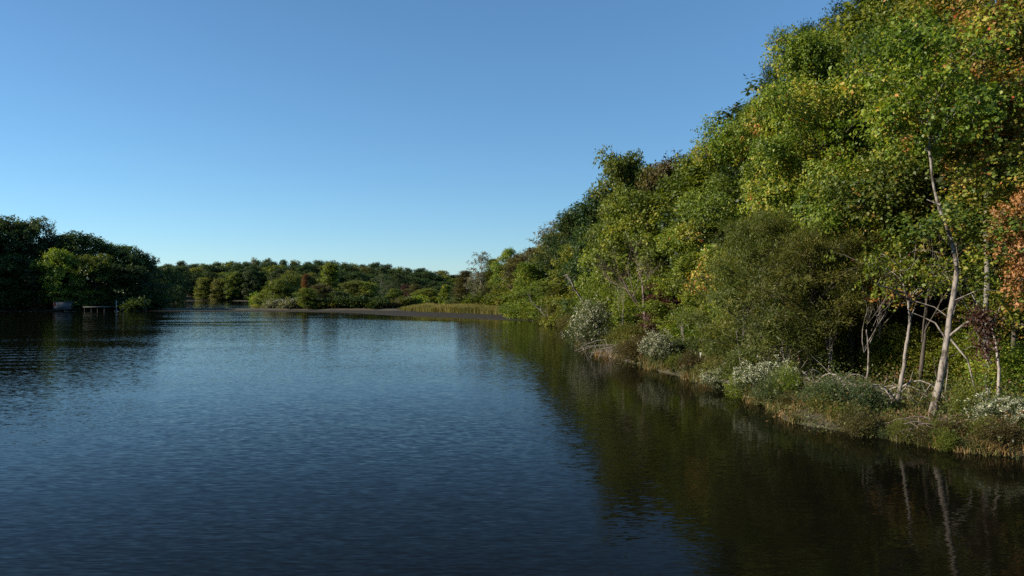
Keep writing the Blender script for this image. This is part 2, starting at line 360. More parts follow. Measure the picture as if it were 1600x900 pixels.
def gen_tree(seed, H, Rr, cb=.2, limbs=26, ppl=5, n=20000, L=.2, wr=.7, pr=.9, prof=prof_round, tr=.2, flat=.6, mat_b='bark', mat_l='grn',
             trunk=None, extra=(), droop=.3, twig=True, sides=5, wobble=.25, needle=False, tpow=.8):
    rng = np.random.default_rng(seed)
    T = Tubes()
    if trunk is None:
        k = 10; z = np.linspace(-.3, H * .97, k)
        xy = np.cumsum(rng.normal(0, wobble * H / 60, (k, 2)), 0); xy[0] = 0; xy[1] *= .3
        tp = np.column_stack([xy, z])
    else:
        tp = np.asarray(trunk, float)
    H0 = tp[-1, 2]
    rad = tr * (1 - .9 * np.clip(tp[:, 2] / H0, 0, 1)) ** tpow; rad[0] *= 1.5
    zz = np.linspace(tp[0, 2], tp[-1, 2], 34)
    tps = np.column_stack([np.interp(zz, tp[:, 2], tp[:, i]) for i in range(3)])
    tps[2:, :2] += rng.normal(0, tr * .10, (32, 2))
    T.add(tps, np.interp(zz, tp[:, 2], rad) * rng.uniform(.9, 1.1, 34), 9)
    at = lambda z: np.array([np.interp(z, tp[:, 2], tp[:, 0]), np.interp(z, tp[:, 2], tp[:, 1]), z])
    for e in extra:
        e = np.asarray(e[0], float), e[1]
        T.add(e[0], np.linspace(e[1], e[1] * .3, len(e[0])), 5)
    PC = []; PRd = []
    for i in range(limbs):
        t = (i + rng.uniform(.1, .9)) / limbs
        az = i * 2.39996 + rng.normal(0, .35)
        r_ = Rr * prof(t) * rng.uniform(.50, 1.12)
        z1 = H * (cb + (1 - cb) * t)
        z0 = max(H * .08, z1 - r_ * rng.uniform(.35, .9)); z0 = min(z0, H0 * .95)
        p0 = at(z0); p2 = at(min(z1, H0)) * [1, 1, 0] + [r_ * math.cos(az), r_ * math.sin(az), z1 - droop * r_ * .2]
        p1 = p0 * .45 + p2 * .55 + [0, 0, r_ * .28]
        c = curve(p0, p1, p2, 7)
        r0 = float(np.interp(z0, tp[:, 2], rad)) * .5
        T.add(c, np.linspace(r0, max(.008, r0 * .18), 7), sides)
        for j in range(ppl):
            u = rng.uniform(.5, 1.0) if j else 1.0
            b = c[min(6, int(round(u * 6)))]
            q = b + rng.normal(0, 1, 3) * [r_ * .11 + .2, r_ * .11 + .2, r_ * .06 + .15]
            if twig: T.add(curve(b, (b + q) / 2 + [0, 0, .1], q, 3), [max(.006, r0 * .22), .007, .004], 3)
            PC.append(q); PRd.append(pr * rng.uniform(.6, 1.3))
    for j in range(ppl):
        PC.append(at(H0 * rng.uniform(.9, 1)) + rng.normal(0, .2, 3) * Rr * .3); PRd.append(pr * .7)
    PC = np.array(PC); PRd = np.array(PRd)
    PC[:, 2] = np.maximum(PC[:, 2], .35)
    # sprigs inside puffs, leaves on sprigs
    ns = max(10, n // 9)
    w_ = PRd ** 2; pi = rng.choice(len(PC), ns, p=w_ / w_.sum())
    d = unit(rng.normal(0, 1, (ns, 3)) + [0, 0, .35])
    sp = PC[pi] + d * (PRd[pi] * rng.uniform(.15, 1, ns) ** .55)[:, None] * [1, 1, flat]
    sd = unit(d + rng.normal(0, .5, (ns, 3)) - [0, 0, droop])
    sl_ = PRd[pi] * .45
    ptint = rng.normal(0, .12, len(PC)); stint = rng.normal(0, .07, ns)
    li = rng.integers(0, ns, n)
    P = sp[li] + sd[li] * (rng.uniform(0, 1, n) * sl_[li])[:, None] + rng.normal(0, L * .55, (n, 3))
    outw = unit(P - np.array([0, 0, H * .4]) - np.column_stack([np.interp(P[:, 2], tp[:, 2], tp[:, 0]), np.interp(P[:, 2], tp[:, 2], tp[:, 1]), np.zeros(n)]))
    Nn = unit(d[li] * .6 + outw * .45 + [0, 0, .4] + rng.normal(0, .4, (n, 3)))
    A = unit(sd[li] * (1.2 if needle else .5) + rng.normal(0, .7 if not needle else .35, (n, 3)) - [0, 0, droop])
    tint = .42 + ptint[pi][li] + stint[li] + rng.normal(0, .12, n)
    Ls = L * rng.uniform(.65, 1.25, n)
    P[:, 2] = np.maximum(P[:, 2], .05)
    return dict(trunk=T.mesh('trunk', M[mat_b]), crown=leaf_mesh('crown', P, A, Nn, Ls, Ls * wr, np.clip(tint, 0, 1), M[mat_l]), H=H, R=Rr)

def gen_bare(seed, H, spread=.5, depth=4, r=.12, mat='barkdead', kids=4, lean=(0, 0), trunk=None):
    rng = np.random.default_rng(seed); T = Tubes()
    def grow(p, d, ln, r, k):
        e = p + d * ln; mid = (p + e) / 2 + rng.normal(0, .07, 3) * ln
        T.add(curve(p, mid, e, 5), np.linspace(r, r * .5, 5), 6 if k > 2 else 4)
        if k == 0: return
        for i in range(kids if k > 1 else kids - 1):
            u = rng.uniform(.35, 1); q = p + (e - p) * u
            nd = unit(d + rng.normal(0, spread, 3) + [0, 0, .1])
            grow(q, nd, ln * rng.uniform(.45, .75), r * (1 - .5 * u) * .55, k - 1)
    if trunk is not None:
        T.add(trunk, np.linspace(r, r * .4, len(trunk)), 7)
        tr = np.asarray(trunk, float)
        for i in range(len(tr) // 2, len(tr)):
            for _ in range(2):
                grow(tr[i], unit(unit(tr[i] - tr[i - 1]) + rng.normal(0, spread * 1.3, 3)), H * .16, r * .35, depth - 2)
    else:
        grow(np.array([0, 0, -.2]), unit(np.array([lean[0], lean[1], 1.])), H * .5, r, depth)
    return T.mesh('branches', M[mat])

def place(name, pr, x, y, H=None, Rr=None, rot=0, mat=None, bark=None, label='', cat='tree', group=None, lean=(0, 0), z=None, sink=.05, cname='crown', tname='trunk'):
    e = bpy.data.objects.new(name, None); C.objects.link(e)
    e.location = (x, y, (gz(x, y) if z is None else z) - sink)
    sz = (H / pr['H']) if H else 1; sr = (Rr / pr['R']) if Rr else sz
    e.scale = (sr, sr, sz); e.rotation_euler = (lean[0], lean[1], rot)
    e.empty_display_size = .3
    tag(e, label, cat, group)
    if pr.get('trunk'): link(tname, pr['trunk'], e, M[bark] if bark else None)
    if pr.get('crown'): link(cname, pr['crown'], e, M[mat] if mat else None)
    if pr.get('bloom'): link('seed_heads', pr['bloom'], e)
    return e

rngP = np.random.default_rng(77)
def tree_px(name, pr, px, d, top, Rr, mat, label, group='trees on the right bank', bark=None, cat='tree', **k):
    x, y = W2(px, d); g_ = gz(x, y); H = CAM_H + (458 - top) / F * d - g_
    return place(name, pr, x, y, H, Rr, rngP.uniform(0, 6.28), mat, bark, label, cat, group, **k)

# prototypes -------------------------------------------------------
P_A = gen_tree(1, 15, 5, .20, 20, 6, 100000, .125, .78, .95, prof_full, .22, .65)
P_B = gen_tree(2, 15, 5, .20, 20, 6, 100000, .125, .78, .95, prof_round, .22, .65, 'barkgrey')
P_H = gen_tree(3, 17, 5, .24, 26, 6, 80000, .14, .7, 1.05, prof_round, .24, .6)
P_C = gen_tree(4, 7.5, 2.8, .03, 54, 6, 80000, .15, .2, .48, prof_full, .12, .45, mat_l='olv', needle=True, droop=.05)
P_C2 = gen_tree(5, 7, 2.6, .42, 36, 6, 42000, .15, .2, .45, prof_round, .11, .45, mat_l='olv', needle=True, droop=.05)
P_T = gen_tree(6, 6.5, 1.2, .60, 14, 5, 6500, .105, .75, .42, prof_round, .06, .6, 'barkgrey', 'pch')
P_T2 = gen_tree(7, 12, 2.4, .58, 20, 6, 17000, .12, .75, .7, prof_round, .10, .6, 'barkgrey', 'ogr')
P_D = [gen_tree(10 + i, 14, 4, .08, 28, 6, 30000, .24, .75, 1.0, (prof_round, prof_full, prof_top)[i], .2, .6) for i in range(3)]
P_N = gen_tree(15, 12, 2.6, .05, 60, 4, 36000, .22, .3, .55, prof_cone, .16, .5, needle=True, droop=.05)
P_E = [gen_tree(20 + i, 14, 4.5, .10, 26, 5, 20000, .31, .8, 1.25, (prof_round, prof_full, prof_round)[i], .22, .65, twig=False) for i in range(3)]
P_F = gen_tree(24, 10, 2.5, .05, 30, 4, 7000, .4, .6, .7, prof_cone, .16, .5, twig=False)
P_S = gen_tree(25, 12, 3, .25, 30, 5, 7000, .2, .7, .6, prof_round, .14, .6, mat_b='barkpale')

# shrubs
def gen_shrub(seed, H, Rr, n, L, wr=.5, mat='grn', white=0, stems=22, flat=.9, pr=.3):
    rng = np.random.default_rng(seed); T = Tubes(); pc = []
    for i in range(stems):
        az = rng.uniform(0, 2 * PI); rr = Rr * rng.uniform(.1, .85) ; h = H * math.sqrt(max(.08, 1 - (rr / Rr) ** 2)) * rng.uniform(.4, 1.0)
        e = np.array([rr * math.cos(az), rr * math.sin(az), h]); b = e * [.2, .2, 0] + [0, 0, -.1]
        c = curve(b, b * .4 + e * .6 + [0, 0, h * .1], e, 5); T.add(c, np.linspace(.02 * H, .004 * H, 5), 4)
        pc.append(e); pc.append(c[3] + rng.normal(0, .1 * Rr, 3)); pc.append(c[2] + rng.normal(0, .15 * Rr, 3))
    pc = np.array(pc); pc[:, 2] = np.maximum(pc[:, 2], .1 * H)
    ns = n // 8; pi = rng.integers(0, len(pc), ns); d = unit(rng.normal(0, 1, (ns, 3)) + [0, 0, .3])
    sp = pc[pi] + d * (pr * H * rng.uniform(.2, 1, ns) ** .5)[:, None] * [1, 1, flat]
    li = rng.integers(0, ns, n); P = sp[li] + d[li] * (rng.uniform(0, .12 * H, n))[:, None] + rng.normal(0, L * .5, (n, 3))
    P[:, 2] = np.abs(P[:, 2])
    A = unit(d[li] + rng.normal(0, .5, (n, 3)) + [0, 0, .3]); Nn = unit(d[li] * .5 + [0, 0, .6] + rng.normal(0, .5, (n, 3)))
    pt = rng.normal(0, .1, len(pc))
    t = .45 + pt[pi][li] + rng.normal(0, .13, n)
    Ls = L * rng.uniform(.6, 1.3, n)
    D = dict(trunk=T.mesh('stems', M['barkbrown']), crown=leaf_mesh('foliage', P, A, Nn, Ls, Ls * wr, np.clip(t, 0, 1), M[mat]), H=H, R=Rr)
    if white:
        top = np.where((d[:, 2] > -.1) & (sp[:, 2] > .30 * H))[0]; sel = rng.choice(top, int(len(top) * .8)); 
        si = rng.choice(sel, white); Pw = sp[si] + d[si] * .13 * H + rng.normal(0, .028 * H, (white, 3)); Pw[:, 2] = np.abs(Pw[:, 2])
        Lw = L * .8 * rng.uniform(.6, 1.2, white)
        D['bloom'] = leaf_mesh('seed_heads', Pw, unit(rng.normal(0, 1, (white, 3)) + [0, 0, .8]), unit(rng.normal(0, 1, (white, 3))), Lw, Lw * .7, rng.uniform(0, 1, white), M['white'])
    return D
S_A = gen_shrub(40, 1.5, 1.1, 16000, .065)
S_B = gen_shrub(41, 2.2, 1.6, 22000, .085, .6)
S_W = gen_shrub(42, 1.5, 1.1, 12000, .065, .4, 'gry', white=3300)
S_V = gen_shrub(43, 1.5, 1.0, 9000, .07, .4, 'gry', white=6500, stems=16)
S_F = gen_shrub(44, 2.5, 2.2, 3500, .30, .7)

# ------------------------------------------------------------------ right bank: trees
T1 = 'trees on the right bank'
# leaning pale trunk, its own shape
def z0(x, y): return gz(x, y)
bx, by = W2(1455, 19.5)
def pxpts(pts, d, base): return [((px - 800) / F * d - base[0], dy, CAM_H - (y - 458) / F * d - base[2]) for px, y, dy in pts]
b0 = (bx, by, gz(bx, by))
tk = pxpts([(1452, 668, 0), (1455, 652, 0), (1475, 560, 0), (1483, 520, .05), (1495, 450, .1), (1501, 418, .1), (1488, 370, .1), (1470, 315, .15), (1463, 270, .2), (1459, 200, .2), (1450, 120, .3), (1455, 40, .5)], 19.5, b0)
ex = [(pxpts([(1483, 525, 0), (1500, 505, -.2), (1512, 497, -.3), (1535, 500, -.5)], 19.5, b0), .035),
      (pxpts([(1478, 530, 0), (1468, 505, .2), (1450, 495, .3), (1440, 490, .4)], 19.5, b0), .025),
      (pxpts([(1480, 535, 0), (1470, 575, -.3), (1462, 610, -.4)], 19.5, b0), .02),
      (pxpts([(1485, 530, 0), (1497, 560, -.4), (1503, 600, -.5), (1515, 650, -.7), (1530, 700, -1.0)], 19.5, b0), .028),
      (pxpts([(1470, 320, 0), (1455, 310, .2)], 19.5, b0), .03),
      (pxpts([(1490, 470, 0), (1520, 452, -.3), (1545, 455, -.5)], 19.5, b0), .014), (pxpts([(1497, 430, 0), (1485, 418, -.2), (1482, 408, -.2)], 19.5, b0), .016),
      (pxpts([(1487, 500, 0), (1470, 480, .3), (1440, 470, .4), (1425, 474, .5)], 19.5, b0), .014), (pxpts([(1486, 505, 0), (1503, 480, .3), (1515, 468, .4)], 19.5, b0), .012),
      (pxpts([(1465, 600, 0), (1450, 575, -.3), (1445, 555, -.4)], 19.5, b0), .010), (pxpts([(1479, 560, 0), (1510, 540, -.2), (1530, 545, -.3)], 19.5, b0), .011)]
PL = gen_tree(50, tk[-1][2], 2.4, .74, 14, 5, 12000, .11, .75, .6, prof_round, .104, .6, 'barkpale', 'yel', trunk=tk, extra=ex, tpow=1.5)
place('leaning_tree', PL, bx, by, rot=0, label='tree with crooked pale lichen spotted trunk leaning right on the near right bank', group=T1, sink=0)
# thin pale forked tree
bx2, by2 = W2(1400, 21.1); b1 = (bx2, by2, gz(bx2, by2))
tk2 = pxpts([(1399, 655, 0), (1400, 640, 0), (1412, 570, 0), (1422, 500, 0), (1419, 465, 0), (1410, 430, .1), (1411, 400, .1), (1405, 380, .1)], 21.1, b1)
ex2 = [(pxpts([(1419, 468, 0), (1400, 462, -.2), (1385, 452, -.3), (1360, 445, -.4), (1340, 432, -.6)], 21.1, b1), .03),
       (pxpts([(1424, 495, 0), (1435, 480, .2), (1441, 472, .3), (1460, 470, .4)], 21.1, b1), .022),
       (pxpts([(1420, 470, 0), (1430, 455, .2), (1446, 440, .3), (1455, 425, .4)], 21.1, b1), .02),
       (pxpts([(1410, 430, 0), (1420, 415, -.2), (1432, 400, -.2)], 21.1, b1), .018),
       (pxpts([(1410, 430, 0), (1400, 420, -.2), (1390, 405, -.2)], 21.1, b1), .015)]
PT = gen_tree(51, tk2[-1][2], 1.3, .72, 12, 4, 1800, .10, .75, .35, prof_round, .062, .6, 'barkpale', 'yel', trunk=tk2, extra=ex2)
place('slender_tree', PT, bx2, by2, label='slender pale forked tree with few leaves left of the leaning pale trunk', group=T1, sink=0)

tree_px('maple_tree', P_T2, 1545, 22.5, -10, 2.4, 'ogr', 'slim maple whose high orange crown hangs at the top right corner')
tree_px('maple_tree', P_H, 1500, 27.5, -70, 4.6, 'org', 'tallest near tree whose top leaves turn orange above the leaning pale trunk')
tree_px('maple_tree', P_A, 1705, 21.5, 20, 4.6, 'org', 'yellow green tree reaching in from the right edge with peach coloured leaf tips')
tree_px('maple_tree', P_B, 1420, 31, -40, 3.8, 'yel', 'yellowing tree behind the slender forked tree, crown running out of the picture top')
tree_px('oak_tree', P_H, 1478, 33, 60, 4.6, 'grn', 'green oak with a thick straight dark trunk behind the leaning pale tree', bark='barkgrey')
tree_px('maple_tree', P_A, 1275, 31.5, 68, 4.0, 'yel', 'broad yellow green tree with dark forked trunk behind the olive cedar')
tree_px('maple_tree', P_B, 1188, 37.5, 160, 3.7, 'yel', 'rounded yellow green tree bulging left into the sky above the reddening sapling')
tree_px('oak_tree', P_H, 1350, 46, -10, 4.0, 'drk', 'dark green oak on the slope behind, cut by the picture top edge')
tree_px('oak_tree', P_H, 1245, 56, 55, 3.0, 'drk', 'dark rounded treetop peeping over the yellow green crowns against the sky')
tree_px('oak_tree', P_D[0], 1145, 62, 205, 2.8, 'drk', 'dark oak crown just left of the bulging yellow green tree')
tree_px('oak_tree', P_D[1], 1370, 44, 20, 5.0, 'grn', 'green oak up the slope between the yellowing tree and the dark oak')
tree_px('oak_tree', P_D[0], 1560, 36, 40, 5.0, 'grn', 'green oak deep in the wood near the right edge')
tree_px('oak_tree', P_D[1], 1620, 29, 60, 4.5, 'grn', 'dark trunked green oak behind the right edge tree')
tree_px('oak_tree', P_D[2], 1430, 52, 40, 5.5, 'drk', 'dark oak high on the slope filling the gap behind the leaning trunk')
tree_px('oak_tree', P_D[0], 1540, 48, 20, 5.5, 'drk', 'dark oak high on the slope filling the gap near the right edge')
tree_px('cedar_tree', P_C, 1195, 28.3, 338, 2.5, 'olv', 'olive green cedar with feathery sprays and drooping dead twigs above the bank', cat='cedar')
tree_px('cedar_tree', P_C2, 1268, 27.0, 365, 2.1, 'olv', 'smaller thin olive cedar in front of the dark forked trunk', cat='cedar')
tree_px('sapling', P_T, 1622, 19.0, 300, .85, 'pch', 'thin sapling with peach orange leaves at the right picture edge', cat='sapling')
tree_px('sapling', P_D[1], 1085, 41, 398, 2.3, 'lit', 'bright green broadleaf sapling with vines left of the olive cedar', cat='sapling')
tree_px('sapling', P_D[2], 1045, 44, 445, 1.4, 'mar', 'dark red leaved sapling left of the bright green one', cat='sapling')
tree_px('sapling', P_D[0], 1125, 36.5, 452, 1.3, 'grn', 'low green sapling beside the dark hollow left of the cedar', cat='sapling')
tree_px('mixed_tree', P_D[1], 1085, 52, 250, 3.2, 'grn', 'feathery mid green tree with thin pale stem left of the bulging crown')
tree_px('mixed_tree', P_D[0], 1040, 60, 252, 2.8, 'brn', 'brownish olive tree with spiky top between the green tree and the lobed treetop')
tree_px('sweetgum_tree', P_D[2], 978, 62, 240, 2.7, 'grn', 'green tree with lobed pale top standing highest on the middle of the right skyline')
tree_px('mixed_tree', P_D[0], 1010, 54, 300, 3.0, 'grn', 'green tree below the lobed treetop behind the bare twiggy thicket')
tree_px('mixed_tree', P_D[1], 940, 74, 302, 3.3, 'drk', 'dark leafy tree on the skyline step left of the lobed treetop')
tree_px('mixed_tree', P_D[0], 1005, 84, 258, 4.0, 'grn', 'green crown behind the lobed treetop')
tree_px('mixed_tree', P_D[2], 905, 92, 334, 4.0, 'drk', 'dark green tree where the right skyline slopes steeply')
tree_px('mixed_tree', P_D[1], 955, 66, 352, 2.8, 'lit', 'vine covered light green tree under the dark skyline tree')
tree_px('mixed_tree', P_D[0], 905, 80, 380, 3.4, 'grn', 'round mid green tree above the white dead snag')
tree_px('mixed_tree', P_S, 862, 112, 348, 3.6, 'pal', 'sparse grey topped tree poking from the lower right skyline', bark='barkpale')
tree_px('mixed_tree', P_D[1], 872, 108, 366, 4.2, 'olv', 'olive tree beneath the sparse grey top')
tree_px('mixed_tree', P_D[2], 832, 118, 390, 4.6, 'brn', 'brownish green tree left of the olive one on the far right bank')
tree_px('mixed_tree', P_D[1], 828, 104, 412, 3.6, 'lit', 'bright green rounded tree at the water where the mud bar meets the bank')
tree_px('mixed_tree', P_D[0], 795, 146, 389, 3.0, 'yel', 'narrow yellowish tree standing up on the skyline by the pale sparse tree')
tree_px('mixed_tree', P_D[1], 808, 136, 405, 4.0, 'grn', 'dark green tree right of the narrow yellowish one')
tree_px('pale_tree', P_S, 751, 152, 396, 3.0, 'pal', 'tall thin tree with whitish leaves at the end of the right bank', bark='barkpale')
tree_px('cedar_tree', P_N, 772, 150, 406, 3.2, 'grn', 'green spiky tree right of the whitish leaved tree', cat='cedar')
tree_px('mixed_tree', P_D[0], 757, 156, 425, 3.2, 'gry', 'grey green tree in front of the whitish leaved tree')
tree_px('cedar_tree', P_N, 727, 160, 424, 3.4, 'brn', 'brown pointed cedar left of the whitish leaved tree', cat='cedar')
tree_px('cedar_tree', P_N, 878, 84, 446, 2.6, 'olv', 'short wide dark cedar left of the white dead snag', cat='cedar')
tree_px('mixed_tree', P_D[2], 848, 96, 440, 2.6, 'lit', 'low light green tree at the bend of the shore')

# upslope fill of the same wood
fill = [(1335, 66, 60), (1420, 60, -20), (1235, 74, 165), (1145, 80, 250), (1060, 95, 265), (990, 104, 285), (940, 118, 318), (1600, 44, 0), (1660, 36, 10), (1500, 62, 10), (890, 132, 352), (850, 140, 382), (1200, 48, 160), (1120, 50, 260), (1320, 38, 120), (1420, 40, 120), (1530, 30, 200), (1020, 70, 320), (970, 78, 330)]
for i, (px, d, top) in enumerate(fill):
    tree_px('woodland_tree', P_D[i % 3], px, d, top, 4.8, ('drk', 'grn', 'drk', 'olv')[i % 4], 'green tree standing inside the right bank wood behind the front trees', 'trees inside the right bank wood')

# ------------------------------------------------------------------ right bank: dead wood
def dead(name, mesh, x, y, label, cat='dead tree', z=None, rot=0, group=None, part=None):
    o = link(name, mesh); o.location = (x, y, gz(x, y) if z is None else z); o.rotation_euler[2] = rot
    return tag(o, label, cat, group)
x, y = W2(922, 57); g_ = gz(x, y)
sn = pxpts([(924, 500, 0), (915, 478, -.2), (905, 462, -.3), (897, 452, -.4), (892, 440, -.4), (886, 430, -.4)], 57, (x, y, g_))
dead('dead_snag', gen_bare(60, 4, .7, 3, .10, 'barkpale', 3, trunk=sn), x, y, 'white leafless snag leaning left over the shore below the skyline step')
x, y = W2(868, 88); g_ = gz(x, y)
dead('dead_snag', gen_bare(61, 6, .5, 3, .10, 'barkdead', 3, lean=(-.7, 0)), x, y, 'small grey leafless snag left of the white one')
dead('bare_thicket', gen_bare(62, 7.8, .55, 5, .13, 'barkbrown', 4, lean=(-.15, -.1)), *W2(1018, 45), 'bare twiggy thicket in the middle of the right bank', 'thicket')
dead('bare_thicket', gen_bare(63, 6.0, .6, 5, .07, 'barkdead', 4, lean=(.1, -.1)), *W2(1215, 31), 'grey leafless twigs sticking out of the olive cedar', 'thicket')
dead('dead_sapling', gen_bare(64, 4.0, .3, 3, .035, 'barkpale', 3, lean=(-.12, 0)), *W2(1232, 26.5), 'thin pale dead sapling by the white seeded bush', 'dead sapling')
dead('dead_sapling', gen_bare(65, 3.2, .3, 3, .03, 'barkpale', 3, lean=(.05, 0)), *W2(1296, 26), 'thin pale dead sapling beside the stump', 'dead sapling')
dead('dead_sapling', gen_bare(66, 5.5, .3, 3, .06, 'barkpale', 3, lean=(.08, 0)), *W2(1365, 27), 'pale dead sapling in the shade left of the slender forked tree', 'dead sapling')
for px, d, h, r_, lb in ((1262, 29, 5.5, .15, 'reddish brown trunk of a bare tree beside the stump under the cedar'), (1334, 29, 7, .14, 'dark bare trunk behind the arching dead branches')):
    dead('bare_tree', gen_bare(int(px), h, .35, 4, r_, 'bark' if px > 1300 else 'barkbrown', 3), *W2(px, d), lb, 'bare tree')

for i, (px, d, h, r_, lx, mt, lb) in enumerate([(1160, 27.5, 4.5, .035, -.1, 'barkpale', 'thin pale bare stem rising left of the olive cedar'), (1340, 24, 4.6, .04, .12, 'barkpale', 'thin pale bare stem left of the arching dead branches'),
        (1552, 21, 5.5, .05, -.05, 'barkdead', 'grey bare stem in the dark gap near the right edge'), (1582, 24, 7.5, .09, .05, 'bark', 'dark bare trunk in the gap at the right edge'), (1070, 37, 3.6, .03, -.1, 'barkdead', 'thin grey bare stem right of the brightest seeding bush'),
        (1305, 27.5, 7.0, .07, -.12, 'barkpale', 'pale crooked bare trunk in the wood behind the stump'), (1432, 25, 6.5, .08, .1, 'bark', 'dark bare trunk between the slender and leaning pale trees'), (968, 47, 4.4, .04, .1, 'barkdead', 'thin grey bare stem by the fallen branches')]):
    dead('bare_sapling', gen_bare(200 + i, h, .3, 4, r_, mt, 3, lean=(lx, 0)), *W2(px, d), lb, 'bare tree')

def brush(name, seed, px, d, n, ln, label, mat='barkdead', arch=.9):
    rng = np.random.default_rng(seed); T = Tubes()
    for i in range(n):
        a = rng.normal(PI, .9) if i % 3 else rng.uniform(0, 2 * PI); l = ln * rng.uniform(.4, 1)
        p0 = np.array([rng.normal(0, .35), rng.normal(0, .35), -.05]); e = p0 + [l * math.cos(a), .5 * l * math.sin(a), rng.uniform(-.02, .35)]
        c = curve(p0, (p0 + e) / 2 + [0, 0, l * arch * rng.uniform(.4, 1.1)], e, 8); r0 = rng.uniform(.012, .035)
        T.add(c, np.linspace(r0, r0 * .3, 8), 5)
        for j in range(5):
            k = rng.integers(3, 8); q = c[k] + rng.normal(0, .18, 3) * l - [0, 0, .12 * l]
            T.add(curve(c[k], (c[k] + q) / 2 + rng.normal(0, .04, 3), q, 4), [r0 * .35, r0 * .3, r0 * .2, r0 * .1], 3)
    x, y = W2(px, d)
    return dead(name, T.mesh('branches', M[mat]), x, y, label, 'brushwood')
brush('brush_pile', 70, 1388, 21.8, 34, 2.1, 'grey dead branches arching over the bank left of the slender tree')
brush('brush_pile', 71, 1005, 41, 30, 3.4, 'tangle of grey fallen branches behind the large seeding bush', arch=.35)
brush('brush_pile', 72, 1300, 24.8, 30, 1.6, 'fuzzy grey heap of dead twigs beside the stump', 'barkdead', .7)
brush('brush_pile', 74, 1330, 21.5, 22, 1.1, 'grey dead twigs trailing to the water left of the small blue green bush', 'barkbrown', .5)
brush('brush_pile', 75, 1475, 18.3, 22, 1.0, 'brown dead twigs at the waterline below the leaning trunk', 'barkbrown', .4)
brush('brush_pile', 76, 1180, 26.6, 22, 1.3, 'brown dead twigs behind the two white bushes in the middle of the shore', 'barkdead', .5)
brush('brush_pile', 73, 880, 66, 16, 2.5, 'low pale driftwood tangle at the bend of the shore', arch=.25)
# stump and post
T = Tubes(); T.add([(0, 0, -.2), (.02, 0, .3), (-.05, 0, .75), (-.12, .02, 1.15)], [.17, .12, .09, .02], 9)
T.add([(.12, 0, -.1), (.2, 0, .4), (.16, 0, .8)], [.09, .07, .02], 7)
M['stump'] = plain_mat('torn_pink_wood', (.09, .055, .04), (.30, .19, .14), 6, stretch=(1, 1, .3))
dead('stump', T.mesh('stump', M['stump']), *W2(1252, 27.2), 'splintered pinkish tree stump on the bank behind the seeded bushes', 'stump')
T = Tubes(); T.add([(0, 0, -.3), (0, 0, .25), (.02, 0, .55), (.05, 0, .57)], [.045, .045, .045, .02], 10)
M['post'] = plain_mat('white_post_paint', (.55, .53, .48), (.8, .78, .72), 5)
M['shadedpost'] = plain_mat('shaded_white_paint', (.18, .19, .19), (.34, .35, .34), 5)  # white posts by the dock: their shade is put into this grey colour
dead('marker_post', T.mesh('post', M['post']), *W2(1094, 34.0), 'short white post standing in the sedge near the water', 'post')

# red creeper hanging on the side branch of the leaning tree
rng = np.random.default_rng(80); n = 900
t = rng.uniform(0, 1, n); cx = 11.40 + .36 * np.sin(t * 2.2) + rng.normal(0, .15, n); cz = 2.90 - 1.0 * np.clip(t - .35, 0, 1) ** 1.2 * 1.6 + rng.normal(0, .16, n)
P = np.column_stack([cx, 19.0 + rng.normal(0, .12, n), cz])
o = link('red_creeper', leaf_mesh('creeper', P, unit(rng.normal(0, .5, (n, 3)) - [0, 0, .6]), unit(rng.normal(0, .6, (n, 3)) + [-.5, -.4, .4]), np.full(n, .085), np.full(n, .05), rng.uniform(0, .8, n), M['mar']))
tag(o, 'red creeper hanging from the side branch of the leaning pale tree', 'creeper')

# ------------------------------------------------------------------ right bank: shrubs
def shrub(pr, px, d, H, Rr, mat, label, group='bushes along the right shore', name='shrub', cat='bush', off=0):
    x, y = W2(px, d); return place(name, pr, x, y, H, Rr, rngP.uniform(0, 6.28), mat, None, label, cat, group, z=max(.02, gz(x, y)), cname='foliage', tname='stems')
shrub(S_W, 921, 47, 2.6, 1.55, 'gry', 'largest seeding bush, grey green with dull white tufts, leaning over the water', name='seeding_bush')
shrub(S_V, 1026, 35.8, 1.5, .85, 'gry', 'brightest white seeding bush, rounded, at the water edge', name='seeding_bush')
shrub(S_V, 1130, 28.3, .75, .75, 'gry', 'low white seeding bush between the white post and the next bush', name='seeding_bush')
shrub(S_V, 1198, 25.2, 1.15, .85, 'gry', 'white seeding bush left of the pinkish stump', name='seeding_bush')
shrub(S_A, 1228, 23.6, .95, .6, 'lit', 'yellow green bush right of the white seeding bush', )
shrub(S_A, 1302, 21.3, .85, .8, 'gry', 'wide blue green bush under the grey dead branches')
shrub(S_A, 1348, 20.6, .8, .55, 'gry', 'small blue green bush at the water between the dead branches and the slender tree')
shrub(S_A, 1508, 18.9, .9, .5, 'grn', 'green bush right of the leaning pale trunk base')
shrub(S_V, 1566, 17.9, .85, .85, 'gry', 'white seeding bush at the right edge above the water', name='seeding_bush')
shrub(S_A, 1620, 17.6, .8, .7, 'gry', 'grey green bush cut off by the right edge')
shrub(S_B, 1440, 26.5, 1.6, 1.5, 'grn', 'green bush in the shade between the slender and leaning trees')
shrub(S_B, 1525, 25, 1.5, 1.3, 'lit', 'sunlit yellow green bush right of the leaning trunk')
shrub(S_B, 1585, 22, 1.3, 1.3, 'yel', 'yellowish bush by the right edge behind the white one')
shrub(S_B, 1390, 27, 1.7, 1.1, 'grn', 'leafy green bush behind the slender forked tree')
shrub(S_B, 1300, 31, 2.6, 1.8, 'grn', 'leafy bush behind the stump')
shrub(S_B, 1230, 33, 2.0, 1.8, 'yel', 'yellow mottled bush at the foot of the cedar')
shrub(S_B, 1150, 35, 1.6, 1.4, 'grn', 'low green bush left of the cedar foot')
shrub(S_B, 1075, 40, 2.0, 1.8, 'yel', 'mottled bush at the foot of the bright green sapling')
shrub(S_B, 1000, 48, 3.4, 2.2, 'lit', 'tall light green bush behind the fallen branches')
